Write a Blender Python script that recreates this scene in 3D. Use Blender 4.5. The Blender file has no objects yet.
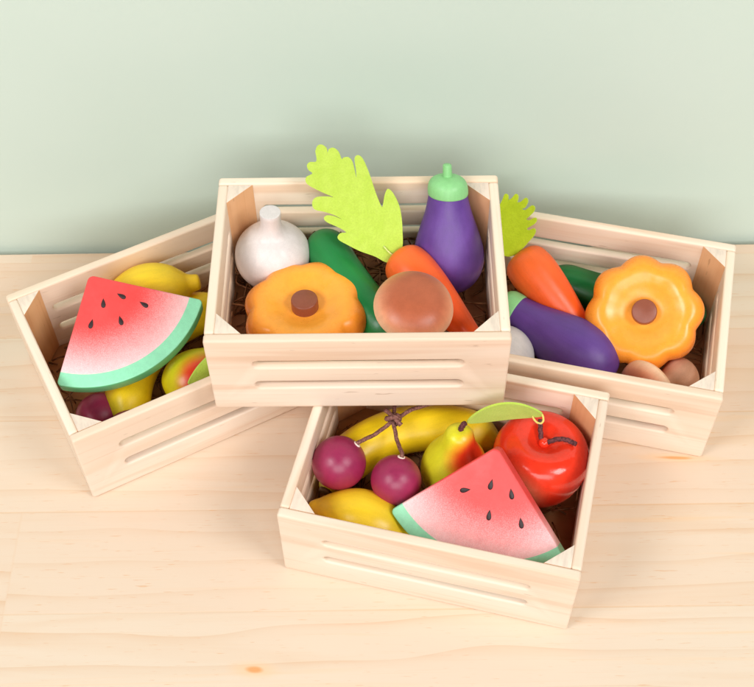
import bpy, bmesh, math, random
from mathutils import Vector, Matrix, noise
R = math.radians
random.seed(7)
scene = bpy.context.scene
C = scene.collection
S = 0.2                                   # one crate length in metres; shapes below are given in crate lengths

# ------------------------------------------------------------------ camera
FPX, PITCH, CAMH, ROLL = 1225.0235, R(53.2763), 3.92872, R(-1.0604)
cd = bpy.data.cameras.new('camera')
cam = bpy.data.objects.new('camera', cd); C.objects.link(cam)
cd.sensor_width = 36; cd.lens = FPX / 754 * 36
cd.clip_start = 0.01; cd.clip_end = 50
_fw = Vector((0, math.cos(PITCH), -math.sin(PITCH))); _up = Vector((0, math.sin(PITCH), math.cos(PITCH))); _rt = Vector((1, 0, 0))
_r2 = _rt * math.cos(ROLL) + _up * math.sin(ROLL); _u2 = _up * math.cos(ROLL) - _rt * math.sin(ROLL)
cam.matrix_world = Matrix(((_r2.x, _u2.x, -_fw.x, 0), (_r2.y, _u2.y, -_fw.y, 0), (_r2.z, _u2.z, -_fw.z, CAMH * S), (0, 0, 0, 1)))
scene.camera = cam

# ------------------------------------------------------------------ world, lamps, exposure
w = bpy.data.worlds.new('World'); scene.world = w; w.use_nodes = True
w.node_tree.nodes['Background'].inputs[0].default_value = (1.0, 1.0, 1.0, 1)
w.node_tree.nodes['Background'].inputs[1].default_value = 0.06
def area(name, loc, target, size, power, col):
    l = bpy.data.lights.new(name, 'AREA'); l.shape = 'RECTANGLE'; l.size = size[0]; l.size_y = size[1]; l.energy = power; l.color = col
    o = bpy.data.objects.new(name, l); C.objects.link(o); o.location = loc
    o.rotation_euler = (Vector(target) - Vector(loc)).to_track_quat('-Z', 'Y').to_euler()
    return o
area('softbox', (-1.29, -0.41, 1.66), (0, 0.52, 0.04), (0.80, 0.80), 25.0, (1.0, 0.99, 0.98))
area('softbox', (1.26, -0.41, 1.68), (0, 0.52, 0.04), (0.80, 0.80), 24.0, (1.0, 0.99, 0.98))
area('front_fill', (0.0, -1.85, 1.55), (0, 0.55, 0.05), (2.2, 1.3), 46, (1.0, 0.995, 0.985))  # broad dim fill added behind the camera to brighten the crate fronts
scene.view_settings.view_transform = 'Standard'; scene.view_settings.look = 'None'
scene.view_settings.exposure = 0.04; scene.view_settings.gamma = 1.0
scene.render.engine = 'CYCLES'
scene.cycles.max_bounces = 10; scene.cycles.diffuse_bounces = 6

# ------------------------------------------------------------------ materials
def lin(c):
    return tuple(((x / 255) / 12.92 if x / 255 <= 0.04045 else ((x / 255 + 0.055) / 1.055) ** 2.4) for x in c) + (1,)
class NT:
    def __init__(s, name):
        s.m = bpy.data.materials.new(name); s.m.use_nodes = True; s.t = s.m.node_tree
        s.b = s.t.nodes['Principled BSDF']; s.tc = s.n('ShaderNodeTexCoord')
    def n(s, kind, **kw):
        nd = s.t.nodes.new(kind)
        for k, v in kw.items(): setattr(nd, k, v)
        return nd
    def set(s, sock, v):
        if isinstance(v, bpy.types.NodeSocket): s.t.links.new(v, sock)
        else: sock.default_value = v
    def math(s, op, a, b=0.0, c=0.0, clamp=False):
        nd = s.n('ShaderNodeMath', operation=op, use_clamp=clamp)
        for i, v in enumerate((a, b, c)): s.set(nd.inputs[i], v)
        return nd.outputs[0]
    def mapr(s, v, a, b, c=0.0, d=1.0, smooth=True):
        nd = s.n('ShaderNodeMapRange', interpolation_type='SMOOTHSTEP' if smooth else 'LINEAR')
        for i, x in enumerate((v, a, b, c, d)): s.set(nd.inputs[i], x)
        return nd.outputs[0]
    def mix(s, f, a, b, mode='MIX'):
        nd = s.n('ShaderNodeMix', data_type='RGBA', blend_type=mode)
        s.set(nd.inputs[0], f); s.set(nd.inputs[6], a); s.set(nd.inputs[7], b)
        return nd.outputs[2]
    def mapping(s, vec, loc=(0, 0, 0), rot=(0, 0, 0), scale=(1, 1, 1)):
        nd = s.n('ShaderNodeMapping'); s.set(nd.inputs[0], vec); s.set(nd.inputs[1], loc); s.set(nd.inputs[2], rot); s.set(nd.inputs[3], scale)
        return nd.outputs[0]
    def vmath(s, op, a, b=(0, 0, 0)):
        nd = s.n('ShaderNodeVectorMath', operation=op); s.set(nd.inputs[0], a); s.set(nd.inputs[1], b)
        return nd.outputs[1] if op in ('LENGTH', 'DISTANCE', 'DOT_PRODUCT') else nd.outputs[0]
    def noise(s, vec, scale, detail=3, rough=0.5, dist=0.0):
        nd = s.n('ShaderNodeTexNoise'); s.set(nd.inputs['Vector'], vec); nd.inputs['Scale'].default_value = scale
        nd.inputs['Detail'].default_value = detail; nd.inputs['Roughness'].default_value = rough; nd.inputs['Distortion'].default_value = dist
        return nd.outputs[0]
    def sep(s, vec):
        nd = s.n('ShaderNodeSeparateXYZ'); s.set(nd.inputs[0], vec); return nd.outputs
    def comb(s, x, y, z):
        nd = s.n('ShaderNodeCombineXYZ')
        for i, v in enumerate((x, y, z)): s.set(nd.inputs[i], v)
        return nd.outputs[0]
    def bump(s, h, strength, dist=0.001):
        nd = s.n('ShaderNodeBump'); s.set(nd.inputs['Height'], h); nd.inputs['Strength'].default_value = strength; nd.inputs['Distance'].default_value = dist
        s.t.links.new(nd.outputs[0], s.b.inputs['Normal'])
    def done(s, col, rough, spec=0.5):
        s.set(s.b.inputs['Base Color'], col); s.set(s.b.inputs['Roughness'], rough); s.b.inputs['Specular IOR Level'].default_value = spec
        return s.m
    @property
    def obj(s): return s.tc.outputs['Object']
    def orand(s): return s.n('ShaderNodeObjectInfo').outputs['Random']

def painted(name, rgb, rough=0.36, mottle=0.10, spec=0.5, fn=None, grain=0.42):
    """satin paint on turned wood: faint mottling, hairline wood grain showing through, micro bump"""
    s = NT(name); v = s.vmath('ADD', s.obj, s.comb(s.orand(), s.orand(), s.orand()))
    base = lin(rgb)
    col = fn(s) if fn else base
    mo = s.noise(v, 60, 4, 0.6)
    hsv = s.n('ShaderNodeHueSaturation'); s.set(hsv.inputs['Color'], col)
    s.set(hsv.inputs['Value'], s.mapr(mo, 0.25, 0.75, 1 - mottle, 1 + mottle * 0.6))
    spk = s.noise(v, 1400, 2, 0.6)
    gr = s.noise(s.mapping(v, scale=(260, 260, 14)), 1.0, 3, 0.6)
    hv = s.n('ShaderNodeHueSaturation'); s.set(hv.inputs['Color'], hsv.outputs[0]); s.set(hv.inputs['Value'], s.math('MULTIPLY', s.mapr(spk, 0.3, 0.7, 0.965, 1.03), s.mapr(gr, 0.3, 0.7, 0.955, 1.035)))
    h = s.math('ADD', s.math('MULTIPLY', gr, 0.5), s.math('MULTIPLY', s.noise(v, 300, 3), 0.5))
    s.bump(h, grain, 0.00035)
    return s.done(hv.outputs[0], s.mapr(mo, 0.3, 0.7, rough - 0.05, rough + 0.07), spec)

def wood_mat(name, light, mid, dark, axis='X', tops=None):
    """pale planed softwood, grain along local X"""
    s = NT(name); rnd = s.orand()
    off = s.comb(s.math('MULTIPLY', rnd, 3.1), s.math('MULTIPLY', rnd, 5.7), s.math('MULTIPLY', rnd, 1.9))
    v = s.vmath('ADD', s.obj, off)
    sc = (1.6, 26, 26) if axis == 'X' else (26, 26, 1.6)
    sf = (9, 420, 420) if axis == 'X' else (420, 420, 9)
    broad = s.noise(s.mapping(v, scale=sc), 1.0, 3, 0.55, 0.8)
    rings = s.noise(s.mapping(v, scale=tuple(q * 3.2 for q in sc)), 1.0, 2, 0.5, 0.4)
    fine = s.noise(s.mapping(v, scale=sf), 1.0, 3, 0.6)
    col = s.mix(s.mapr(broad, 0.35, 0.72), lin(light), lin(mid))
    col = s.mix(s.math('MULTIPLY', s.mapr(rings, 0.50, 0.74), 0.46), col, lin(dark))
    col = s.mix(s.math('MULTIPLY', s.mapr(fine, 0.55, 0.78), 0.30), col, lin(dark))
    fl_ = s.noise(s.mapping(v, scale=(60, 300, 300) if axis == 'X' else (300, 300, 60)), 1.0, 2, 0.5)
    col = s.mix(s.math('MULTIPLY', s.mapr(fl_, 0.70, 0.78), 0.40), col, lin(tuple(q * 0.78 for q in dark)))
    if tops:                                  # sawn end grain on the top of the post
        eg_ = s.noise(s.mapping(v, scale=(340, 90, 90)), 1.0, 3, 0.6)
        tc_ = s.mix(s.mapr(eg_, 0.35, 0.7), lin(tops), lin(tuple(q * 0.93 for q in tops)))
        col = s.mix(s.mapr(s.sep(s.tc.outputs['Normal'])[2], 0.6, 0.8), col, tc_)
    hv = s.n('ShaderNodeHueSaturation'); s.set(hv.inputs['Color'], col); s.set(hv.inputs['Value'], s.mapr(rnd, 0, 1, 0.96, 1.03, False)); s.set(hv.inputs['Hue'], s.mapr(rnd, 0, 1, 0.494, 0.504, False))
    s.bump(fine, 0.25, 0.0004)
    return s.done(hv.outputs[0], s.mapr(fine, 0.3, 0.7, 0.5, 0.66), 0.35)

M = {}
M['crate_wood'] = wood_mat('crate wood', (238, 220, 200), (234, 208, 182), (216, 174, 138))
M['crate_post'] = wood_mat('shade-tinted corner post wood', (228, 178, 132), (220, 166, 118), (202, 144, 98), axis='Z', tops=(232, 214, 196))  # sides deeper orange: saturated interior shade put into the wood colour
M['crate_floor'] = wood_mat('shade-darkened crate floor wood', (176, 126, 84), (160, 112, 72), (126, 84, 52))  # same wood, darkened in its colour for the shade inside the crates

def table_mat():
    s = NT('glued pine boards'); x, y, z = s.sep(s.obj)
    # boards of unequal width, each made of staves laid end to end
    wob = s.noise(s.obj, 2.2, 2, 0.5)
    row_f = s.math('DIVIDE', s.math('ADD', y, 10.0 + 0.0037), 0.0797)
    row = s.math('FLOOR', row_f); fr = s.math('FRACT', row_f)
    wn = s.n('ShaderNodeTexWhiteNoise', noise_dimensions='1D'); s.set(wn.inputs['W'], row)
    xs = s.math('DIVIDE', s.math('ADD', s.math('ADD', x, 10.045), s.math('MULTIPLY', wn.outputs[0], 0.55)), 0.62)
    stave = s.math('FLOOR', xs); fx = s.math('FRACT', xs)
    wn2 = s.n('ShaderNodeTexWhiteNoise', noise_dimensions='2D'); s.set(wn2.inputs['Vector'], s.comb(row, stave, 0))
    rnd = wn2.outputs[0]
    v = s.vmath('ADD', s.obj, s.comb(s.math('MULTIPLY', rnd, 7.0), s.math('MULTIPLY', rnd, 3.0), s.math('MULTIPLY', rnd, 5.0)))
    broad = s.noise(s.mapping(v, scale=(2.6, 34, 34)), 1.0, 3, 0.55, 1.2)
    lines = s.noise(s.mapping(v, scale=(3.5, 120, 120)), 1.0, 3, 0.55, 0.6)
    # cathedral growth-ring lines
    wv = s.n('ShaderNodeTexWave', wave_type='BANDS', bands_direction='Y', wave_profile='SAW')
    s.set(wv.inputs['Vector'], s.mapping(v, scale=(0.30, 1.0, 1.0))); wv.inputs['Scale'].default_value = 14; wv.inputs['Distortion'].default_value = 5.5
    wv.inputs['Detail'].default_value = 2; wv.inputs['Detail Scale'].default_value = 0.7; wv.inputs['Detail Roughness'].default_value = 0.55
    ring = s.math('POWER', wv.outputs['Fac'], 7.0)
    fine = s.noise(s.mapping(v, scale=(16, 700, 700)), 1.0, 3, 0.6)
    dash = s.noise(s.mapping(v, scale=(70, 900, 900)), 1.0, 2, 0.5)
    col = s.mix(s.mapr(rnd, 0.0, 1.0, 0, 1, False), lin((224, 208, 187)), lin((222, 194, 170)))
    col = s.mix(s.math('MULTIPLY', s.mapr(broad, 0.45, 0.75), 0.7), col, lin((220, 192, 164)))
    col = s.mix(s.math('MULTIPLY', ring, s.mapr(broad, 0.3, 0.7, 0.15, 0.62)), col, lin((212, 172, 134)))
    col = s.mix(s.math('MULTIPLY', s.mapr(lines, 0.60, 0.80), 0.45), col, lin((232, 190, 140)))
    col = s.mix(s.math('MULTIPLY', s.mapr(fine, 0.55, 0.8), 0.22), col, lin((222, 178, 128)))
    col = s.mix(s.math('MULTIPLY', s.mapr(dash, 0.65, 0.75), 0.50), col, lin((214, 160, 108)))
    # knots: (x, y, half-length, half-width, tilt)
    kd = s.noise(s.obj, 45, 2, 0.5)
    for (kx, ky, ka, kb, kt) in KNOTS:
        p = s.mapping(s.obj, loc=(-kx, -ky, 0)); p = s.mapping(p, rot=(0, 0, kt)); p = s.mapping(p, scale=(1 / ka, 1 / kb, 0))
        d = s.math('ADD', s.vmath('LENGTH', p), s.math('MULTIPLY', s.math('SUBTRACT', kd, 0.5), 1.1))
        halo = s.mapr(d, 3.2, 0.6); core = s.mapr(d, 1.15, 0.35)
        col = s.mix(s.math('MULTIPLY', halo, 0.42), col, lin((236, 192, 140)))
        col = s.mix(s.math('MULTIPLY', core, 0.80), col, lin((222, 150, 84)))
    seam = s.math('MAXIMUM', s.mapr(s.math('ABSOLUTE', s.math('SUBTRACT', fr, 0.5)), 0.488, 0.499), s.math('MULTIPLY', s.mapr(s.math('ABSOLUTE', s.math('SUBTRACT', fx, 0.5)), 0.4978, 0.4995), 0.3))
    col = s.mix(s.math('MULTIPLY', seam, s.mapr(wob, 0.35, 0.65, 0.08, 0.5)), col, lin((216, 168, 116)))
    s.bump(s.math('SUBTRACT', s.math('MULTIPLY', fine, 0.5), s.math('MULTIPLY', seam, 0.6)), 0.25, 0.0004)
    return s.done(col, s.mapr(fine, 0.3, 0.7, 0.42, 0.58), 0.4)

KNOTS = [(-0.318, 0.508, 0.0075, 0.0045, 0.1), (-0.088, 0.3155, 0.0065, 0.0026, 0.1), (0.219, 0.476, 0.015, 0.0016, 0.05),
         (0.55, 0.6, 0.01, 0.005, 0), (-0.6, 0.33, 0.01, 0.005, 0), (0.42, 0.2, 0.01, 0.005, 0), (-0.35, 0.1, 0.01, 0.005, 0)]
M['table'] = table_mat()

def wall_mat():
    s = NT('sage wall paint')
    n1 = s.noise(s.obj, 3, 3, 0.5); n2 = s.noise(s.obj, 260, 3, 0.55)
    col = s.mix(s.mapr(n1, 0.3, 0.7), lin((196, 211, 199)), lin((200, 214, 203)))
    s.bump(n2, 0.12, 0.0006)
    return s.done(col, 0.62, 0.35)
M['wall'] = wall_mat()

# ------------------------------------------------------------------ mesh helpers
def link(name, me, parent=None, mat=None, smooth=True):
    o = bpy.data.objects.new(name, me); C.objects.link(o)
    if parent is not None: o.parent = parent
    if mat is not None: me.materials.clear(); me.materials.append(mat)
    if smooth:
        for pgn in me.polygons: pgn.use_smooth = True
    return o
def mesh(name, verts, faces, mat, parent=None, smooth=True, scale=S):
    me = bpy.data.meshes.new(name); me.from_pydata([tuple(c * scale for c in v) for v in verts], [], faces); me.update()
    bm = bmesh.new(); bm.from_mesh(me); bmesh.ops.recalc_face_normals(bm, faces=bm.faces); bm.to_mesh(me); bm.free()
    return link(name, me, parent, mat, smooth)
def tag(o, label, cat, group=None, kind=None):
    o['label'] = label; o['category'] = cat
    if group: o['group'] = group
    if kind: o['kind'] = kind
    return o
def structure(o): o['kind'] = 'structure'; return o
def empty(name):
    o = bpy.data.objects.new(name, None); C.objects.link(o); o.empty_display_size = 0.02; return o

def spline(pts, n):
    """Catmull-Rom through pts, n samples per span"""
    P = [Vector(q) for q in pts]; out = []
    for i in range(len(P) - 1):
        a = P[i - 1] if i else P[0] * 2 - P[1]; b = P[i]; c = P[i + 1]; d = P[i + 2] if i + 2 < len(P) else P[-1] * 2 - P[-2]
        for k in range(n):
            t = k / n
            out.append(0.5 * ((2 * b) + (c - a) * t + (2 * a - 5 * b + 4 * c - d) * t * t + (3 * b - a - 3 * c + d) * t ** 3))
    out.append(P[-1]); return out

def lathe(prof, seg=72, n=6, warp=None, sharp=False):
    """profile [(r, z)] turned round Z; poles closed; warp(co) moves each vertex"""
    P = [Vector((a, b, 0)) for a, b in prof] if sharp else spline([(a, b, 0) for a, b in prof], n)
    V, F = [], []; rings = []
    for q in P:
        if q.x < 1e-4: rings.append([len(V)]); V.append(Vector((0, 0, q.y)))
        else:
            rings.append(list(range(len(V), len(V) + seg)))
            for k in range(seg):
                a = 2 * math.pi * k / seg; V.append(Vector((q.x * math.cos(a), q.x * math.sin(a), q.y)))
    for A, B in zip(rings, rings[1:]):
        for k in range(seg):
            k2 = (k + 1) % seg
            if len(A) == 1 and len(B) == 1: continue
            if len(A) == 1: F.append((A[0], B[k], B[k2]))
            elif len(B) == 1: F.append((A[k], A[k2], B[0]))
            else: F.append((A[k], A[k2], B[k2], B[k]))
    if len(rings[0]) > 1: F.append(tuple(rings[0]))
    if len(rings[-1]) > 1: F.append(tuple(rings[-1]))
    if warp: V = [warp(v) for v in V]
    return V, F

def sweep(path, radii, seg=20, cap=True, sides=None, squash=1.0):
    """tube along path (list of Vectors) with a radius per point"""
    V, F = [], []; N = len(path); up = None
    for i in range(N):
        t = (path[min(i + 1, N - 1)] - path[max(i - 1, 0)]).normalized()
        if up is None: up = t.orthogonal().normalized()
        up = (up - t * up.dot(t)).normalized(); sd = t.cross(up)
        for k in range(seg):
            a = 2 * math.pi * k / seg
            r = radii[i] * (sides(a) if sides else 1)
            V.append(path[i] + up * (r * math.cos(a)) + sd * (r * squash * math.sin(a)))
    for i in range(N - 1):
        for k in range(seg):
            k2 = (k + 1) % seg; F.append((i * seg + k, i * seg + k2, (i + 1) * seg + k2, (i + 1) * seg + k))
    if cap: F.append(tuple(range(seg))); F.append(tuple(range((N - 1) * seg, N * seg)))
    return V, F

def curve_solid(name, loops, thick, bevel, mat, parent=None, res=3, smooth=False):
    """flat outline (first loop) with holes, in local XY, thickness along Z, rounded edges; all in crate lengths"""
    cu = bpy.data.curves.new(name, 'CURVE'); cu.dimensions = '2D'; cu.fill_mode = 'BOTH'
    for lp in loops:
        sp = cu.splines.new('POLY'); sp.points.add(len(lp) - 1); sp.use_cyclic_u = True
        for q, pt in zip(sp.points, lp): q.co = (pt[0] * S, pt[1] * S, 0, 1)
    cu.extrude = (thick / 2 - bevel) * S; cu.bevel_depth = bevel * S; cu.bevel_resolution = res; cu.offset = -bevel * S
    tmp = bpy.data.objects.new('tmp', cu); C.objects.link(tmp)
    dg = bpy.context.evaluated_depsgraph_get(); me = bpy.data.meshes.new_from_object(tmp.evaluated_get(dg))
    bpy.data.objects.remove(tmp); bpy.data.curves.remove(cu)
    bm = bmesh.new(); bm.from_mesh(me); bmesh.ops.remove_doubles(bm, verts=bm.verts, dist=1e-6); bmesh.ops.recalc_face_normals(bm, faces=bm.faces); bm.to_mesh(me); bm.free()
    me.name = name
    o = link(name, me, parent, mat, False)
    for pgn in me.polygons: pgn.use_smooth = True
    me.set_sharp_from_angle(angle=R(50))
    return o

def round_rect(x0, y0, x1, y1, r, n=5):
    out = []
    for cx, cy, a0 in ((x1 - r, y1 - r, 0), (x0 + r, y1 - r, 90), (x0 + r, y0 + r, 180), (x1 - r, y0 + r, 270)):
        for k in range(n + 1):
            a = R(a0 + 90 * k / n); out.append((cx + r * math.cos(a), cy + r * math.sin(a)))
    return out

# ------------------------------------------------------------------ the setting
TABLE_BACK = 0.6865
def slab(name, x0, y0, z0, x1, y1, z1, bev, mat):
    bm = bmesh.new(); bmesh.ops.create_cube(bm, size=1)
    for v in bm.verts: v.co = Vector(((x0 + x1) / 2 + v.co.x * (x1 - x0), (y0 + y1) / 2 + v.co.y * (y1 - y0), (z0 + z1) / 2 + v.co.z * (z1 - z0)))
    bmesh.ops.bevel(bm, geom=bm.edges[:], offset=bev, segments=3, affect='EDGES', profile=0.5)
    me = bpy.data.meshes.new(name); bm.to_mesh(me); bm.free()
    o = link(name, me, None, mat, False); return o
tb = structure(slab('table', -1.3, -0.35, -0.032, 1.3, TABLE_BACK, 0.0, 0.0015, M['table']))
wl = structure(slab('wall', -1.5, 0.6925, -0.25, 1.5, 0.80, 0.75, 0.002, M['wall']))
for o in (tb,): o.rotation_euler.z = R(-0.35)
wl.rotation_euler.z = R(-0.35)

# ------------------------------------------------------------------ crates
D, H, T = 0.73703, 0.38450, 0.034
POSE = {'A': (-0.06017, 2.73903, R(-0.622), H + 0.001), 'L': (-0.77401, 2.80286, R(27.368), 0.001), 'R': (0.80747, 2.85145, R(-14.291), 0.001), 'F': (0.23633, 2.18232, R(-14.632), 0.001)}
def crate_mat(k):
    x, y, a, z = POSE[k]
    return Matrix.Translation((x * S, y * S, z * S)) @ Matrix.Rotation(a, 4, 'Z')

def panel(name, length, slot_len, parent):
    h = H
    outer = round_rect(-length / 2, 0, length / 2, h, 0.012)
    loops = [outer]
    for zc in (0.355, 0.655):
        s = 0.0185
        lp = round_rect(-slot_len / 2, zc * h - s, slot_len / 2, zc * h + s, s * 0.999, 8)
        loops.append(lp[::-1])
    return curve_solid(name, loops, T, 0.008, M['crate_wood'], parent)

def make_crate():
    c = empty('wooden_crate')
    for sg in (-1, 1):
        p = panel('front_panel' if sg < 0 else 'back_panel', 1.0, 0.70, c)
        p.rotation_euler = (R(90), 0, 0); p.location = (0, sg * (D / 2 - T / 2) * S, 0)
    for sg in (-1, 1):
        p = panel('side_panel', D - 2 * T - 0.0008, 0.44, c)
        p.rotation_euler = (R(90), 0, R(90)); p.location = (sg * (0.5 - T / 2 - 0.0012) * S, 0, 0)
    L = 0.088; g = 0.0006
    for sx in (-1, 1):
        for sy in (-1, 1):
            xi, yi = 0.5 - T - g, D / 2 - T - g
            tri = [(sx * xi, sy * yi), (sx * (xi - L), sy * yi), (sx * xi, sy * (yi - L))]
            if sx * sy < 0: tri = tri[::-1]
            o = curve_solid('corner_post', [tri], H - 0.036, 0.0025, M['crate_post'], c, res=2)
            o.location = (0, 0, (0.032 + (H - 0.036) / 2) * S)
    fl = curve_solid('bottom_panel', [round_rect(-(0.5 - T - g), -(D / 2 - T - g), 0.5 - T - g, D / 2 - T - g, 0.002, 2)], 0.024, 0.002, M['crate_floor'], c, res=1)
    fl.location = (0, 0, 0.019 * S)
    return c
CRATE_GROUP = 'wooden crates of play food'
CL = {'A': 'pale wooden crate of toy vegetables stacked on top of the other three crates',
      'L': 'pale wooden crate at the left holding a watermelon slice with its tip at the back',
      'R': 'pale wooden crate at the right holding the upturned pumpkin and a lying eggplant',
      'F': 'pale wooden crate nearest the viewer holding toy apple, cherries, banana and watermelon'}
crates = {}
proto = make_crate()
for k in 'ALRF':
    if k == 'A': o = proto
    else:
        o = proto.copy(); C.objects.link(o)
        for ch in list(proto.children):
            d = ch.copy(); C.objects.link(d); d.parent = o
    o.matrix_world = crate_mat(k); crates[k] = o
    tag(o, CL[k], 'crate', CRATE_GROUP)

def place(o, k, loc, axis=(0, 0, 1), roll=0.0, xref=None):
    """put a thing in crate k: local position, local direction of its own Z axis, turn about that axis"""
    z = Vector(axis).normalized(); ref = Vector(xref) if xref is not None else (Vector((1, 0, 0)) if abs(z.x) < 0.9 else Vector((0, 1, 0)))
    x = (ref - z * ref.dot(z)).normalized(); y = z.cross(x)
    m = Matrix(((x.x, y.x, z.x, loc[0] * S), (x.y, y.y, z.y, loc[1] * S), (x.z, y.z, z.z, loc[2] * S), (0, 0, 0, 1))) @ Matrix.Rotation(R(roll), 4, 'Z')
    o.matrix_world = crate_mat(k) @ m
    return o
def dup(root):
    r = root.copy(); C.objects.link(r)
    for ch in list(root.children):
        c = ch.copy(); C.objects.link(c); c.parent = r
        for g in list(ch.children):
            d = g.copy(); C.objects.link(d); d.parent = c
    return r

# ------------------------------------------------------------------ wood wool on the crate floors
s = NT('kraft wood wool'); _n = s.noise(s.obj, 90, 2)
M['wool'] = s.done(s.mix(s.mapr(_n, 0.35, 0.65), lin((160, 112, 78)), lin((104, 68, 42))), 0.75, 0.2)
def wood_wool(k, seed, n, label, hmax=0.10):
    rg = random.Random(seed); V, F = [], []
    for i in range(n):
        while True:
            x = rg.uniform(-0.44, 0.44); y = rg.uniform(-0.31, 0.31)
            if abs(x) / 0.44 + abs(y) / 0.31 < 1.75: break
        z = 0.035 + rg.random() ** 1.6 * hmax; a = rg.uniform(0, 6.28); cv = rg.uniform(-9, 9); P = []; L = rg.uniform(0.10, 0.24); m = 9; el = rg.uniform(-0.25, 0.45)
        p = Vector((x, y, z))
        for j in range(m):
            P.append(p.copy()); a += cv * L / m; d = Vector((math.cos(a), math.sin(a), el)); el -= 0.06
            p = p + d * (L / m); p.x = max(-0.455, min(0.455, p.x)); p.y = max(-0.325, min(0.325, p.y)); p.z = max(0.034, p.z)
        v, f = sweep(P, [0.0036] * m, 4, True, None, 0.35); b = len(V); V += v; F += [tuple(q + b for q in g) for g in f]
    o = mesh('wood_wool', V, F, M['wool']); o.matrix_world = crate_mat(k)
    return tag(o, label, 'wood wool', None, 'stuff')
wood_wool('A', 1, 420, 'brown wood wool strands lining the floor of the top crate')
wood_wool('L', 2, 260, 'brown wood wool strands on the floor of the left crate', 0.06)
wood_wool('R', 3, 260, 'brown wood wool strands on the floor of the right crate', 0.06)
wood_wool('F', 4, 220, 'brown wood wool strands on the floor of the front crate', 0.05)

# ------------------------------------------------------------------ garlic
M['garlic'] = painted('white garlic paint', (217, 208, 205), 0.42, 0.04)
def make_garlic():
    prof = [(0, 0), (0.048, 0.004), (0.096, 0.030), (0.130, 0.085), (0.137, 0.135), (0.124, 0.182), (0.090, 0.222), (0.054, 0.248), (0.039, 0.278), (0.0365, 0.31), (0.0375, 0.330), (0.0365, 0.338), (0.0335, 0.3415), (0, 0.3415)]
    V, F = lathe(prof, 64, 5)
    return mesh('garlic', V, F, M['garlic'])
# ------------------------------------------------------------------ pumpkin
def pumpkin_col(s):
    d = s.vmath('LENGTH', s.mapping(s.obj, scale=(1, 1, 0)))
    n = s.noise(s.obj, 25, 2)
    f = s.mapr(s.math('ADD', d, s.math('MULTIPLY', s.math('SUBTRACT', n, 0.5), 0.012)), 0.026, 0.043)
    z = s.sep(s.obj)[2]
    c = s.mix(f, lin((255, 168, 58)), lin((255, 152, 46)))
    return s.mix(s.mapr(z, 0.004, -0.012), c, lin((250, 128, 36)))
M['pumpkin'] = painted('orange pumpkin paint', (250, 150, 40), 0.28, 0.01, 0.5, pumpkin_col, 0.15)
M['stem_brown'] = painted('brown stem paint', (140, 74, 52), 0.40, 0.06)
def make_pumpkin():
    r0 = empty('pumpkin'); NL = 8
    prof = [(0, -0.055), (0.05, -0.062), (0.11, -0.074), (0.165, -0.066), (0.199, -0.034), (0.212, 0.004), (0.204, 0.040), (0.180, 0.066), (0.150, 0.072), (0.118, 0.062), (0.086, 0.046), (0.060, 0.036), (0.030, 0.033), (0, 0.033)]
    NL = 8
    def warp(v):
        r = math.hypot(v.x, v.y); a = math.atan2(v.y, v.x); q = min(1, r / 0.2)
        lobe = (math.sqrt(math.cos(a * NL / 2) ** 2 + 0.02) - 0.62)
        f = 1 + lobe * 0.115 * q ** 2.5
        return Vector((v.x * f, v.y * f, v.z))
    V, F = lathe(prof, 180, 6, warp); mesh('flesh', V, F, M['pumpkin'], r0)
    V, F = lathe([(0, 0.025), (0.047, 0.025), (0.0472, 0.060), (0.0465, 0.072), (0.0455, 0.0745), (0.043, 0.0760), (0, 0.0765)], 48, 1, None, True); mesh('stem', V, F, M['stem_brown'], r0)
    r0.children[-1].data.set_sharp_from_angle(angle=R(40))
    return r0
# ------------------------------------------------------------------ cucumber
M['cucumber'] = painted('dark green cucumber paint', (15, 122, 56), 0.34, 0.08)
def make_cucumber(L=0.56, r=0.083):
    P = [Vector((0.035 * (1 - (2 * t - 1) ** 2), 0, (t - 0.5) * L)) for t in [i / 40 for i in range(41)]]
    rad = []
    for i in range(41):
        t = i / 40; d = min(t, 1 - t) * L; e = min(1, d / (r * 1.05)); rad.append(max(0.002, r * math.sqrt(max(0, 1 - (1 - e) ** 2)) * (0.96 + 0.06 * math.sin(math.pi * t))))
    # denser ends
    ts = [0.5 - 0.5 * math.cos(math.pi * i / 60) for i in range(61)]
    P = [Vector((0.035 * (1 - (2 * t - 1) ** 2), 0, (t - 0.5) * L)) for t in ts]
    rad = []
    for t in ts:
        d = min(t, 1 - t) * L; e = min(1, d / (r * 1.05)); rad.append(max(0.001, r * math.sqrt(max(0, 1 - (1 - e) ** 2)) * (0.96 + 0.05 * math.sin(math.pi * t))))
    V, F = sweep(P, rad, 48)
    return mesh('cucumber', V, F, M['cucumber'])
# ------------------------------------------------------------------ carrot and its felt leaf
def carrot_col(s):
    z = s.sep(s.obj)[2]
    return s.mix(s.mapr(z, -0.06, 0.02), lin((250, 92, 26)), lin((252, 116, 52)))
M['carrot'] = painted('orange carrot paint', (250, 106, 42), 0.38, 0.06, 0.45, carrot_col)
def felt(name, a, b):
    s = NT(name); f = s.noise(s.obj, 900, 4, 0.7); g = s.noise(s.obj, 120, 3, 0.6)
    s.bump(f, 0.5, 0.0006); s.b.inputs['Sheen Weight'].default_value = 0.25; s.b.inputs['Sheen Roughness'].default_value = 0.5
    col = s.mix(s.mapr(g, 0.3, 0.7), lin(a), lin(b))
    hv = s.n('ShaderNodeHueSaturation'); s.set(hv.inputs['Color'], col); s.set(hv.inputs['Value'], s.mapr(f, 0.3, 0.7, 0.92, 1.05))
    return s.done(hv.outputs[0], 0.9, 0.15)
M['felt_lime'] = felt('lime felt', (190, 216, 88), (182, 210, 78))
M['felt_green'] = felt('green felt', (202, 224, 44), (190, 214, 34))
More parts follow.
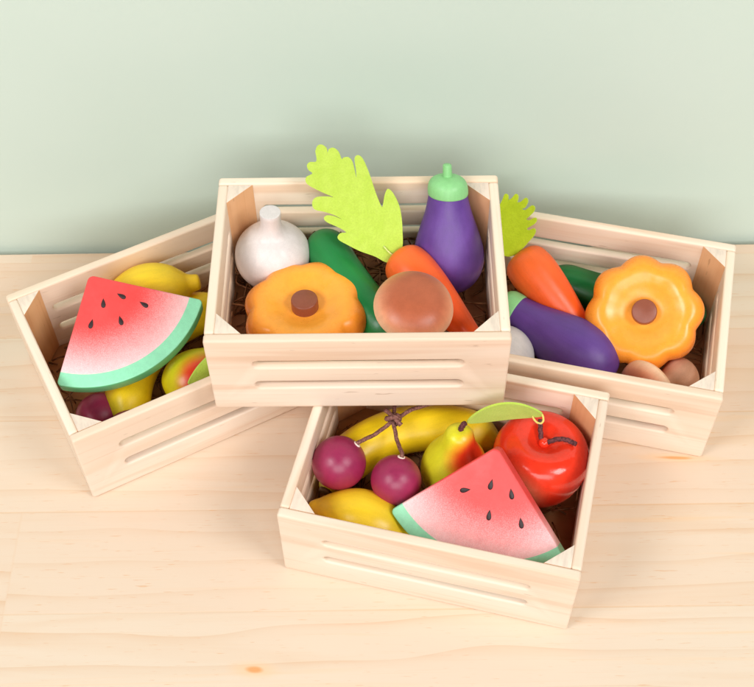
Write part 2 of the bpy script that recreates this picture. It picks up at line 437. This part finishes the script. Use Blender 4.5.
LEAF_PX = [(75, 95), (85, 70), (105, 65), (125, 80), (130, 100), (135, 85), (155, 78), (178, 95), (192, 128), (200, 122), (222, 120), (240, 140), (252, 185), (258, 214), (256, 180), (249, 125), (265, 110), (288, 130), (318, 200), (345, 280), (373, 345), (380, 330), (386, 290), (400, 263), (425, 285), (452, 340), (465, 400), (470, 460), (472, 530), (455, 570), (425, 602), (395, 605), (350, 580), (280, 555), (220, 525), (185, 505), (178, 488), (192, 472), (216, 467), (180, 445), (128, 422), (115, 402), (130, 390), (160, 393), (196, 407), (160, 388), (120, 375), (75, 365), (62, 345), (65, 320), (85, 305), (130, 302), (156, 304), (110, 285), (50, 255), (32, 235), (36, 213), (62, 197), (45, 182), (38, 160), (50, 145), (80, 140)]
SPRIG_PX = [(0, 60), (-30, 58), (-95, 90), (-130, 160), (-140, 215), (-118, 230), (-112, 222), (-128, 270), (-150, 330), (-138, 350), (-112, 330), (-110, 330), (-118, 380), (-125, 440), (-105, 455), (-85, 420), (-84, 432), (-74, 470), (-62, 520), (-40, 512), (-34, 460), (-32, 482), (-14, 500), (8, 540), (28, 520), (22, 450), (22, 476), (48, 490), (78, 530), (97, 508), (84, 456), (64, 440), (90, 440), (128, 486), (150, 474), (146, 440), (110, 380), (104, 372), (128, 372), (162, 402), (178, 386), (165, 352), (122, 306), (130, 296), (140, 300), (170, 322), (184, 302), (176, 262), (150, 210), (120, 150), (80, 90), (40, 62)]
def leaf_mesh(pts, thick, bend, mat, parent, name='leaf', n=4):
    loop = spline([(a, b, 0) for a, b in pts] + [(pts[0][0], pts[0][1], 0)], n)[:-1]
    bm = bmesh.new(); vs = [bm.verts.new((q.x, q.y, 0)) for q in loop]; bm.faces.new(vs)
    bmesh.ops.triangulate(bm, faces=bm.faces[:])
    for _ in range(4):
        lg = [e for e in bm.edges if e.calc_length() > 0.03 and not e.is_boundary]
        if lg: bmesh.ops.subdivide_edges(bm, edges=lg, cuts=1)
        bmesh.ops.triangulate(bm, faces=[f for f in bm.faces if len(f.verts) > 3])
    bmesh.ops.recalc_face_normals(bm, faces=bm.faces)
    ext = bmesh.ops.extrude_face_region(bm, geom=bm.faces[:])
    for v in ext['geom']:
        if isinstance(v, bmesh.types.BMVert): v.co.z += thick
    for v in bm.verts: v.co = bend(v.co) * S
    bmesh.ops.recalc_face_normals(bm, faces=bm.faces)
    me = bpy.data.meshes.new(name); bm.to_mesh(me); bm.free()
    o = link(name, me, parent, mat, True); me.set_sharp_from_angle(angle=R(55)); return o
def make_carrot(r_scale=1.0):
    c = empty('carrot')
    prof = [(0, 0), (0.028, -0.001), (0.058, -0.012), (0.078, -0.036), (0.0855, -0.075), (0.0855, -0.115), (0.079, -0.18), (0.066, -0.26), (0.050, -0.34), (0.036, -0.41), (0.027, -0.44), (0.014, -0.457), (0, -0.462)]
    prof = [(a * r_scale, b * (1 + (r_scale - 1) * 0.6)) for a, b in prof]
    V, F = lathe(prof, 64, 6); mesh('root', V, F, M['carrot'], c)
    return c
# ------------------------------------------------------------------ eggplant
M['eggplant'] = painted('purple eggplant paint', (98, 62, 142), 0.42, 0.12)
M['mint_cap'] = painted('light green cap paint', (140, 204, 134), 0.45, 0.05)
def make_eggplant():
    e = empty('eggplant')
    def warp(v):
        t = v.z; return Vector((v.x + 0.07 * max(0, t - 0.12) ** 1.3, v.y, v.z))
    prof = [(0, 0), (0.040, 0.004), (0.085, 0.028), (0.116, 0.072), (0.128, 0.125), (0.123, 0.180), (0.106, 0.240), (0.085, 0.305), (0.072, 0.360), (0.066, 0.400), (0.064, 0.415), (0.05, 0.418), (0, 0.418)]
    V, F = lathe(prof, 72, 6, warp); mesh('body', V, F, M['eggplant'], e)
    prof = [(0.066, 0.378), (0.0695, 0.379), (0.0715, 0.384), (0.0710, 0.402), (0.0665, 0.421), (0.054, 0.436), (0.03, 0.445), (0, 0.447)]
    V, F = lathe(prof, 64, 4, warp, False); mesh('cap', V, F, M['mint_cap'], e)
    V, F = lathe([(0, 0.440), (0.0165, 0.440), (0.0155, 0.482), (0.0145, 0.488), (0.0115, 0.490), (0, 0.4905)], 24, 1, warp, True); mesh('stem', V, F, M['mint_cap'], e)
    e.children[-1].data.set_sharp_from_angle(angle=R(45))
    return e
# ------------------------------------------------------------------ mushroom
def mush_col(s):
    z = s.sep(s.obj)[2]; n = s.noise(s.obj, 30, 3)
    h = s.math('ADD', z, s.math('MULTIPLY', s.math('SUBTRACT', n, 0.5), 0.006))
    c = s.mix(s.mapr(h, 0.001, 0.0125), lin((242, 200, 164)), lin((218, 138, 100)))
    return s.mix(s.mapr(h, 0.0085, 0.0155), c, lin((176, 92, 60)))
M['mushroom'] = painted('tan mushroom paint', (200, 120, 80), 0.40, 0.06, 0.45, mush_col)
M['mush_stem'] = painted('pale mushroom stem paint', (226, 180, 150), 0.5, 0.08, 0.4)
def make_mushroom():
    m = empty('mushroom')
    prof = [(0, -0.012), (0.06, -0.014), (0.115, -0.010), (0.132, 0.004), (0.135, 0.018), (0.122, 0.048), (0.088, 0.073), (0.044, 0.085), (0, 0.088)]
    V, F = lathe(prof, 64, 6); mesh('cap', V, F, M['mushroom'], m)
    prof = [(0.050, -0.008), (0.047, -0.06), (0.058, -0.100), (0.073, -0.140), (0.067, -0.180), (0.036, -0.200), (0, -0.205)]
    V, F = lathe(prof, 48, 6); mesh('stem', V, F, M['mush_stem'], m)
    return m
# ------------------------------------------------------------------ watermelon slice
WR, WA, WT = 0.430, R(90), 0.075
def melon_col(s):
    x, y, z = s.sep(s.obj)
    d = s.vmath('LENGTH', s.mapping(s.obj, scale=(1, 1, 0)))
    n = s.noise(s.obj, 1500, 2, 0.7); n2 = s.noise(s.obj, 30, 3)
    f = s.math('ADD', s.math('DIVIDE', d, WR * S), s.math('ADD', s.math('MULTIPLY', s.math('SUBTRACT', n, 0.5), 0.34), s.math('MULTIPLY', s.math('SUBTRACT', n2, 0.5), 0.10)))
    c = s.mix(s.mapr(f, 0.46, 1.0), lin((232, 74, 72)), lin((250, 214, 216)))
    g = s.mapr(s.math('DIVIDE', d, WR * S), 0.8815, 0.8855)
    return s.mix(g, c, lin((146, 222, 182)))
M['melon'] = painted('sprayed watermelon paint', (0, 0, 0), 0.42, 0.03, 0.45, melon_col)
s = NT('shade-darkened green rind paint'); M['rind'] = s.done(s.mix(s.mapr(s.noise(s.obj, 40, 3), 0.3, 0.7), lin((110, 196, 142)), lin((98, 186, 130))), 0.42, 0.45)  # arc side greener and darker than the mint face: its shade is painted in
M['seed'] = painted('dark seed paint', (46, 24, 26), 0.5, 0.1)
SEEDS = [(0.124, -0.010, -29), (0.134, 0.059, 28), (0.2055, 0.112, 25), (0.170, -0.086, -45), (0.215, 0.010, -15)]
SEEDS_B = [(0.168, -0.069, -68), (0.127, 0.010, -2), (0.140, 0.083, 20), (0.228, 0.027, 5), (0.2255, 0.1356, 20)]
def make_slice(seeds):
    m = empty('watermelon_slice'); h = WA / 2; rc = 0.022
    # outline: bisector along +X, rounded tip, arc rind with rounded corners
    pts = []
    tx = rc / math.sin(h)
    for k in range(9):
        a = math.pi / 2 + h + (math.pi - 2 * h) * (k / 8); pts.append((tx + rc * math.cos(a), rc * math.sin(a)))
    def corner(sg):
        rr = 0.016; out = []; al = h - math.asin(rr / (WR - rr)); c = Vector(((WR - rr) * math.cos(al), (WR - rr) * math.sin(al)))
        for k in range(6):
            a = al + (math.pi / 2 + h - al) * (k / 5); out.append((c.x + rr * math.cos(a), c.y + rr * math.sin(a)))
        return [(x, sg * y) for x, y in out], al
    top, al = corner(1); bot, _ = corner(-1)
    pts = pts + bot[::-1] + [(WR * math.cos(a), WR * math.sin(a)) for a in [-al + 2 * al * k / 48 for k in range(1, 48)]] + top
    o = curve_solid('flesh', [pts], WT, 0.006, M['melon'], m)
    o.data.materials.append(M['rind'])
    for pgn in o.data.polygons:                       # the turned outer edge is the rind, in the shade-darkened green
        c = pgn.center / S
        if abs(pgn.normal.z) < 0.6 and math.hypot(c.x, c.y) > WR - 0.012: pgn.material_index = 1
    for x, y, a in seeds:
        V, F = [], []; N = 20; l, wd = 0.0185, 0.0092
        for ring, zz in ((1.0, WT / 2 - 0.002), (1.0, WT / 2 + 0.0008), (0.75, WT / 2 + 0.0022)):
            for k in range(N):
                t = 2 * math.pi * k / N; px = -math.cos(t); py = math.sin(t) * math.sin(t / 2) ** 1.3
                V.append(Vector((px * l * ring, py * wd * 1.25 * ring, zz)))
        for r_ in range(2):
            for k in range(N): F.append((r_ * N + k, r_ * N + (k + 1) % N, (r_ + 1) * N + (k + 1) % N, (r_ + 1) * N + k))
        F.append(tuple(range(2 * N, 3 * N)))
        ca, sa = math.cos(R(a)), math.sin(R(a))
        V = [Vector((x + q.x * ca - q.y * sa, y + q.x * sa + q.y * ca, q.z)) for q in V]
        mesh('seed', V, F, M['seed'], m)
    return m
# ------------------------------------------------------------------ lemon, banana
def lemon_col(s):
    x, y, z = s.sep(s.obj)
    return s.mix(s.mapr(s.math('ABSOLUTE', z), 0.016, 0.032), lin((250, 212, 42)), lin((242, 198, 32)))
M['lemon'] = painted('yellow lemon paint', (250, 205, 40), 0.36, 0.05, 0.45, lemon_col)
def make_lemon():
    prof = [(0, -0.202), (0.011, -0.199), (0.021, -0.188), (0.034, -0.170), (0.056, -0.144), (0.086, -0.100), (0.107, -0.050), (0.113, 0.0), (0.107, 0.050), (0.088, 0.098), (0.060, 0.135), (0.041, 0.156), (0.034, 0.174), (0.031, 0.190), (0.025, 0.198), (0.012, 0.201), (0, 0.2015)]
    V, F = lathe(prof, 56, 5); return mesh('lemon', V, F, M['lemon'])
def banana_col(s):
    x, y, z = s.sep(s.obj); n = s.noise(s.obj, 18, 3)
    return s.mix(s.mapr(s.math('ADD', s.math('ABSOLUTE', z), s.math('MULTIPLY', s.math('SUBTRACT', n, .5), .02)), 0.050, 0.068), lin((250, 212, 28)), lin((196, 186, 30)))
M['banana'] = painted('yellow banana paint', (248, 205, 30), 0.38, 0.06, 0.45, banana_col)
M['banana_tip'] = painted('brown banana tip paint', (96, 70, 40), 0.5, 0.1)
def make_banana(L=0.64, r=0.086, sag=0.15):
    b = empty('banana'); P, rad = [], []
    rr = L * L / (8 * sag) + sag / 2; half = math.asin(L / 2 / rr); N = 60
    for i in range(N + 1):
        t = i / N; a = -half + 2 * half * t; P.append(Vector((rr * (math.cos(a) - math.cos(half)), 0, rr * math.sin(a))))
        e = min(1, t / 0.22); e2 = min(1, (1 - t) / 0.16)
        f = (0.30 + 0.70 * math.sin(e * math.pi / 2)) * (0.34 + 0.66 * math.sin(e2 * math.pi / 2)); rad.append(r * f)
    V, F = sweep(P, rad, 40, True, lambda a: 1 + 0.02 * math.cos(5 * a)); mesh('peel', V, F, M['banana'], b)
    for i, j in ((0, 1), (N, N - 1)):
        d = (P[i] - P[j]).normalized(); q = P[i]
        V, F = sweep([q - d * 0.004, q + d * 0.010, q + d * 0.013], [rad[i] * 0.92, rad[i] * 0.9, rad[i] * 0.7], 24); mesh('tip', V, F, M['banana_tip'], b)
    return b
# ------------------------------------------------------------------ pear, apple, cherries
def pear_col(s, ctr=(0.017, -0.009, 0.047)):
    d = s.vmath('DISTANCE', s.obj, ctr); n = s.noise(s.obj, 60, 3); z = s.sep(s.obj)[2]
    f = s.mapr(s.math('ADD', d, s.math('MULTIPLY', s.math('SUBTRACT', n, 0.5), 0.006)), 0.0275, 0.012)
    c = s.mix(s.mapr(z, 0.002, 0.03), lin((226, 208, 26)), lin((216, 212, 40)))
    return s.mix(f, c, lin((234, 62, 30)))
M['pear'] = painted('yellow green pear paint with red blush', (225, 208, 30), 0.32, 0.05, 0.5, pear_col)
M['pear_low'] = painted('yellow green pear paint with low orange blush', (225, 208, 30), 0.32, 0.05, 0.5, lambda s: pear_col(s, (0.021, -0.004, 0.030)))
def rope_mat(name, a, b):
    s = NT(name); wv = s.n('ShaderNodeTexNoise'); s.set(wv.inputs['Vector'], s.obj); wv.inputs['Scale'].default_value = 900
    s.bump(wv.outputs[0], 0.8, 0.0006)
    return s.done(s.mix(s.mapr(wv.outputs[0], 0.35, 0.65), lin(a), lin(b)), 0.8, 0.2)
M['cord'] = rope_mat('brown cotton cord', (150, 104, 92), (104, 66, 60))
M['cord_dark'] = rope_mat('dark brown cord', (116, 66, 66), (76, 42, 46))
def cord_geo(pts, r=0.0085, n=8):
    P = spline(pts, n); V, F = sweep(P, [r] * len(P), 10)
    # laid strands: a helical ripple on the surface
    for i in range(len(P)):
        for k in range(10):
            q = i * 10 + k; c = P[i]; d = V[q] - c; V[q] = c + d * (1 + 0.16 * math.sin(3 * (2 * math.pi * k / 10) + i * 1.15))
    return V, F
def cord(name, pts, mat, parent, r=0.0085):
    V, F = cord_geo(pts, r); return mesh(name, V, F, mat, parent)
def bend_leaf(curl, fold):
    def f(co):
        x, y, z = co
        return Vector((x, y, z + curl * y * y + fold * abs(x) ** 1.2))
    return f
ALMOND = [(0, 0), (-0.022, 0.018), (-0.048, 0.065), (-0.058, 0.125), (-0.050, 0.185), (-0.030, 0.232), (-0.004, 0.258), (0.022, 0.236), (0.048, 0.185), (0.056, 0.125), (0.046, 0.065), (0.022, 0.018)]
def make_pear(mat='pear'):
    p = empty('pear')
    prof = [(0, 0.004), (0.030, 0), (0.075, 0.016), (0.108, 0.060), (0.118, 0.112), (0.108, 0.165), (0.084, 0.212), (0.063, 0.252), (0.054, 0.285), (0.046, 0.310), (0.028, 0.325), (0.012, 0.3275), (0, 0.326)]
    V, F = lathe(prof, 64, 6); mesh('flesh', V, F, M[mat], p)
    cord('stem', [(0, 0, 0.320), (0.004, 0.004, 0.340), (0.012, 0.01, 0.358)], M['cord_dark'], p, 0.0095)
    return p
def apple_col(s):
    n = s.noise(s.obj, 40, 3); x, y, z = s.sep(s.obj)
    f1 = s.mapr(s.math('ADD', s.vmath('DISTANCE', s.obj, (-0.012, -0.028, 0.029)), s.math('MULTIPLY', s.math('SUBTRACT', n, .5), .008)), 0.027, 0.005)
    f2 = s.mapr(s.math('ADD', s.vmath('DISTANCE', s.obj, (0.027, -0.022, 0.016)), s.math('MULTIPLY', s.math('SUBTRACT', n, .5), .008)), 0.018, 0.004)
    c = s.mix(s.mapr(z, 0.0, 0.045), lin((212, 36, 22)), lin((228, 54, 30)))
    c = s.mix(s.math('MULTIPLY', f1, 0.85), c, lin((240, 150, 110)))  # pale patches: fading paint plus the watermelon's reflection, both put into the colour
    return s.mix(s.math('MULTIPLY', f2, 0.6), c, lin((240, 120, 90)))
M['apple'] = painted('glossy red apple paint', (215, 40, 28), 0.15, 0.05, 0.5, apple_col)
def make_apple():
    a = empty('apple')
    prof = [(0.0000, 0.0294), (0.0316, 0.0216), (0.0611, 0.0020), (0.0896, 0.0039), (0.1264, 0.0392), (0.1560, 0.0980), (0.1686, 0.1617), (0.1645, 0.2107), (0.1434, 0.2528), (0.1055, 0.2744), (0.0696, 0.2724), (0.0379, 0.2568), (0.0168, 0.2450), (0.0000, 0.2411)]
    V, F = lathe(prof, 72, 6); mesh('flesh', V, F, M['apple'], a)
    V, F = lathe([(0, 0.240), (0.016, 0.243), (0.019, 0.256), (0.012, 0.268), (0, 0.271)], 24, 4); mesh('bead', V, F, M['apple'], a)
    cord('stem_cord', [(0.012, -0.002, 0.262), (0.040, 0.004, 0.283), (0.070, 0.004, 0.291), (0.092, 0.000, 0.289), (0.106, -0.006, 0.292)], M['cord_dark'], a, 0.0082)
    cord('stem_cord', [(-0.012, 0.006, 0.262), (-0.022, 0.03, 0.282), (-0.030, 0.06, 0.300)], M['cord_dark'], a, 0.0082)
    return a
def cherry_col(s):
    z = s.sep(s.obj)[2]; n = s.noise(s.obj, 50, 3)
    return s.mix(s.mapr(s.math('ADD', z, s.math('MULTIPLY', s.math('SUBTRACT', n, .5), .01)), -0.012, 0.014), lin((180, 44, 84)), lin((148, 38, 80)))
M['cherry'] = painted('plum red cherry paint', (170, 40, 80), 0.38, 0.08, 0.5, cherry_col)
M['hole'] = painted('pale hole rim', (240, 220, 205), 0.6, 0.05)  # pale ring round each cord hole
def ball(r):
    return [(0, -r)] + [(r * math.sin(math.pi * k / 24), -r * math.cos(math.pi * k / 24)) for k in range(1, 24)] + [(0, r)]
def make_cherry_pair(c1, r1, c2, r2, knot, e1, e2, tails):
    """two cherries tied by a knotted cord; all points in the crate's own axes"""
    t = empty('cherry_pair')
    for c, r, e in ((c1, r1, e1), (c2, r2, e2)):
        V, F = lathe(ball(r), 56, 1, None, True); o = mesh('cherry', V, F, M['cherry'], t); o.location = Vector(c) * S
        d = (Vector(e) - Vector(c)).normalized()
        V, F = lathe([(0.0075, -0.004), (0.0135, -0.004), (0.0135, 0.0015), (0.0105, 0.003), (0, 0.003)], 20, 1, None, True)
        o2 = mesh('hole_rim', V, F, M['hole'], o); o2.rotation_mode = 'QUATERNION'; o2.rotation_quaternion = d.to_track_quat('Z', 'Y'); o2.location = d * r * S
        m = (Vector(e) + Vector(knot)) / 2 + Vector((0, 0, -0.012))
        cord('cord', [Vector(c) + d * (r - 0.01), Vector(c) + d * (r + 0.012), m, Vector(knot)], M['cord'], t, 0.0070)
    k = Vector(knot); V, F = [], []
    def add(pts, r):
        v, f = cord_geo(pts, r, 6); b = len(V); V.extend(v); F.extend(tuple(q + b for q in g) for g in f)
    for j in range(2):
        q = []
        for i in range(9):
            a = 2 * math.pi * i / 8 + j * 1.2; q.append(k + Vector((0.022 * math.cos(a), 0.010 * (i / 8 - 0.5) + 0.008 * math.sin(a * 2), 0.020 * math.sin(a) + 0.008)))
        add([tuple(x) for x in q], 0.0082)
    add([k + Vector((-0.034, 0.028, 0.016)), k + Vector((0, 0, 0.026)), k + Vector((0.034, -0.020, 0.014))], 0.0082)
    mesh('knot', V, F, M['cord'], t)
    for tl in tails: cord('cord', [knot] + tl, M['cord'], t, 0.0070)
    return t

# ================================================================== contents of the top crate
g = tag(place(make_garlic(), 'A', (-0.318, 0.175, 0.045), (0.03, 0.06, 1)), 'white garlic bulb standing upright in the corner of the top crate', 'toy garlic', 'toy garlic bulbs')
pk = make_pumpkin()
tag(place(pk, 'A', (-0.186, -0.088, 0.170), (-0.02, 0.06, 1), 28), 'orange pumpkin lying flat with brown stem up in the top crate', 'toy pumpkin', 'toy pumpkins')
cu = make_cucumber()
tag(place(cu, 'A', (0.000, 0.050, 0.145), (-0.52, 0.85, 0.06), 200), 'dark green cucumber between the pumpkin and the lime leaf in the top crate', 'toy cucumber', 'toy cucumbers')
eg = make_eggplant()
tag(place(eg, 'A', (0.322, 0.115, 0.045), (0.02, 0.40, 0.91), 180), 'purple eggplant standing up with mint green cap against the back of the top crate', 'toy eggplant', 'toy eggplants')
ca = make_carrot()
tag(place(ca, 'A', (0.135, 0.130, 0.225), (-0.62, 0.78, 0.14)), 'orange carrot with large pale lime leaf in the top crate', 'toy carrot', 'toy carrots')
mu = make_mushroom()
tag(place(mu, 'A', (0.186, -0.168, 0.290), (0.10, -0.14, 0.98)), 'tan mushroom cap resting on the carrot in the top crate', 'toy mushroom', 'toy mushrooms')
# ---- leaf of the top carrot: pinned in the carrot's shoulder, standing up and leaning left
def leaf_pts(px, org, k): return [((x - org[0]) * k, -(y - org[1]) * k) for x, y in px]
_c, _s = math.cos(R(-6.5)), math.sin(R(-6.5))
lf = leaf_mesh([(x * _c - y * _s, (x * _s + y * _c) * 0.965) for x, y in leaf_pts(LEAF_PX, (438, 575), 1 / 4.583 / 278)], 0.012, lambda co: Vector((co.x, co.y, co.z + 0.35 * co.y * co.y - 0.5 * (co.x + 0.1) ** 2)), M['felt_lime'], ca)
V, F = cord_geo([(-0.036, 0.038, 0.012), (-0.030, 0.030, 0.018), (-0.016, 0.012, 0.016), (-0.002, 0.004, 0.014)], 0.0026, 6)
M['thread'] = felt('pale thread', (226, 236, 150), (216, 228, 130)); mesh('stitch', V, F, M['thread'], lf)
lf.rotation_mode = 'XYZ'
def orient_child(o, k, parent, loc, right, up):
    x = Vector(right).normalized(); y = Vector(up); y = (y - x * y.dot(x)).normalized(); z = x.cross(y)
    m = Matrix(((x.x, y.x, z.x, loc[0] * S), (x.y, y.y, z.y, loc[1] * S), (x.z, y.z, z.z, loc[2] * S), (0, 0, 0, 1)))
    bpy.context.view_layer.update()
    o.matrix_world = crate_mat(k) @ m
    o.matrix_parent_inverse = Matrix.Identity(4); o.matrix_basis = parent.matrix_world.inverted() @ crate_mat(k) @ m
orient_child(lf, 'A', ca, (0.128, 0.115, 0.240), (0.995, 0.06, 0.06), (-0.06, 0.68, 0.72))

# ================================================================== contents of the right crate
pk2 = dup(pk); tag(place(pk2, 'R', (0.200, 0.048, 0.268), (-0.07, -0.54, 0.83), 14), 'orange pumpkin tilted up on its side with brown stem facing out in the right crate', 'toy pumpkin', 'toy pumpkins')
ca2 = make_carrot(r_scale=1.08)
tag(place(ca2, 'R', (-0.312, 0.215, 0.295), (-0.75, 0.54, 0.36)), 'orange carrot with serrated green leaf poking out beside the top crate', 'toy carrot', 'toy carrots')
lf2 = leaf_mesh([(x * 0.00060, y * 0.00052 - 0.03) for x, y in SPRIG_PX], 0.010, lambda co: Vector((co.x, co.y, co.z + 0.9 * co.x * co.x + 0.5 * co.y * co.y)), M['felt_green'], ca2)
orient_child(lf2, 'R', ca2, (-0.366, 0.205, 0.280), (0.96, -0.20, 0.1), (0.06, 0.62, 0.78))
eg2 = dup(eg); tag(place(eg2, 'R', (0.130, -0.178, 0.155), (-0.90, 0.41, 0.06), -90), 'purple eggplant lying on its side in the right crate', 'toy eggplant', 'toy eggplants')
eg2.scale = (0.97, 0.97, 1.17)
ga2 = dup(g); tag(place(ga2, 'R', (-0.236, -0.227, 0.052), (-0.55, 0.20, 0.80)), 'white garlic bulb half hidden behind the right end of the top crate', 'toy garlic', 'toy garlic bulbs')
cu2 = dup(cu); tag(place(cu2, 'R', (0.125, 0.236, 0.132), (-1, 0.06, 0.02), 90), 'dark green cucumber lying behind the pumpkin in the right crate', 'toy cucumber', 'toy cucumbers')
cu2.scale = (1, 1, 1.16)
mu2 = dup(mu); tag(place(mu2, 'R', (0.277, -0.212, 0.135), (-0.66, -0.72, 0.12)), 'tan mushroom lying below the pumpkin with its pale stem showing', 'toy mushroom', 'toy mushrooms')

# ================================================================== contents of the left crate
sl = make_slice(SEEDS)
def place_slice(o, k, tip, n, b):
    n = Vector(n).normalized(); tip = Vector(tip) - n * WT / 2
    return place(o, k, tip, n, 0, b)
tag(place_slice(sl, 'L', (-0.198, 0.232, 0.474), (-0.098, -0.345, 0.933), (0.112, -0.932, -0.335)), 'watermelon slice with wide mint rind at the near edge in the left crate', 'toy watermelon', 'toy watermelon slices')
le = make_lemon()
tag(place(le, 'L', (0.000, 0.225, 0.260), (0.96, -0.26, 0.05)), 'yellow lemon with its nub showing behind the left watermelon slice', 'toy lemon', 'toy lemons')
ba = make_banana()
tag(place(ba, 'L', (0.000, -0.060, 0.135), (-0.86, -0.51, -0.05), 0, (-0.5, 0.86, 0.1)), 'yellow banana mostly hidden under the left watermelon slice', 'toy banana', 'toy bananas')
pe = make_pear('pear_low')
pl = leaf_mesh([(x * 0.62, y) for x, y in ALMOND], 0.008, bend_leaf(-0.4, -0.3), M['felt_lime'], pe); 
place(pe, 'L', (-0.105, -0.195, 0.145), (0.93, 0.10, 0.22), 25, (0, -0.5, 0.85)); orient_child(pl, 'L', pe, (0.205, -0.200, 0.330), (-0.25, 0.50, 0.83), (-0.94, -0.34, -0.05))
tag(pe, 'red blushed pear lying beside the left watermelon slice', 'toy pear', 'toy pears')
cp = make_cherry_pair((-0.285, -0.242, 0.115), 0.086, (-0.36, -0.11, 0.10), 0.088, (-0.25, -0.10, 0.10), (-0.28, -0.20, 0.14), (-0.31, -0.10, 0.14), [[(-0.22, -0.06, 0.09), (-0.18, 0.02, 0.07)]])
cp.matrix_world = crate_mat('L'); tag(cp, 'pair of dark cherries in shade under the rind of the left watermelon slice', 'toy cherries', 'toy cherry pairs')

# ================================================================== contents of the front crate
sl2 = make_slice(SEEDS_B)
tag(place_slice(sl2, 'F', (0.158, -0.003, 0.478), (-0.10, -0.655, 0.750), (-0.043, -0.75, -0.655)), 'watermelon slice leaning across the front crate with its tip by the apple', 'toy watermelon', 'toy watermelon slices')
cp2 = make_cherry_pair((-0.376, -0.052, 0.25), 0.095, (-0.166, -0.073, 0.25), 0.088, (-0.225, 0.130, 0.300), (-0.32, 0.005, 0.31), (-0.160, -0.020, 0.32), [[(-0.16, 0.20, 0.30), (-0.06, 0.26, 0.29), (0.03, 0.30, 0.26)], [(-0.235, 0.20, 0.29), (-0.24, 0.27, 0.24), (-0.25, 0.31, 0.18)]])
cp2.matrix_world = crate_mat('F'); tag(cp2, 'pair of plum red cherries tied with brown cord over the front banana', 'toy cherries', 'toy cherry pairs')
ba2 = dup(ba); tag(place(ba2, 'F', (-0.135, 0.052, 0.140), (0.876, 0.483, 0.03), 0, (-0.483, 0.876, 0.15)), 'yellow banana lying along the back of the front crate under the cherry cord', 'toy banana', 'toy bananas')
le2 = dup(le); tag(place(le2, 'F', (-0.250, -0.212, 0.160), (0.97, -0.10, -0.04)), 'yellow lemon in the near left corner of the front crate', 'toy lemon', 'toy lemons')
pe2 = make_pear()
pl2 = leaf_mesh(ALMOND, 0.008, lambda co: Vector((co.x, co.y, co.z + 1.6 * co.y * (0.258 - co.y))), M['felt_lime'], pe2)
tag(place(pe2, 'F', (0.010, 0.045, 0.078), (0.035, 0.11, 0.97), 0), 'upright pear with red blush and lime leaf between banana and apple', 'toy pear', 'toy pears')
orient_child(pl2, 'F', pe2, (0.040, 0.105, 0.417), (-0.12, -0.12, 0.98), (0.96, 0.26, 0.12))
V, F = cord_geo([(-0.022, 0.222, 0.012), (-0.026, 0.232, -0.008), (-0.020, 0.248, -0.020), (-0.008, 0.258, -0.014), (0.002, 0.256, 0.003)], 0.0034, 6)
M['thread_yellow'] = felt('yellow thread', (236, 216, 120), (226, 204, 100)); mesh('stitch', V, F, M['thread_yellow'], pl2)
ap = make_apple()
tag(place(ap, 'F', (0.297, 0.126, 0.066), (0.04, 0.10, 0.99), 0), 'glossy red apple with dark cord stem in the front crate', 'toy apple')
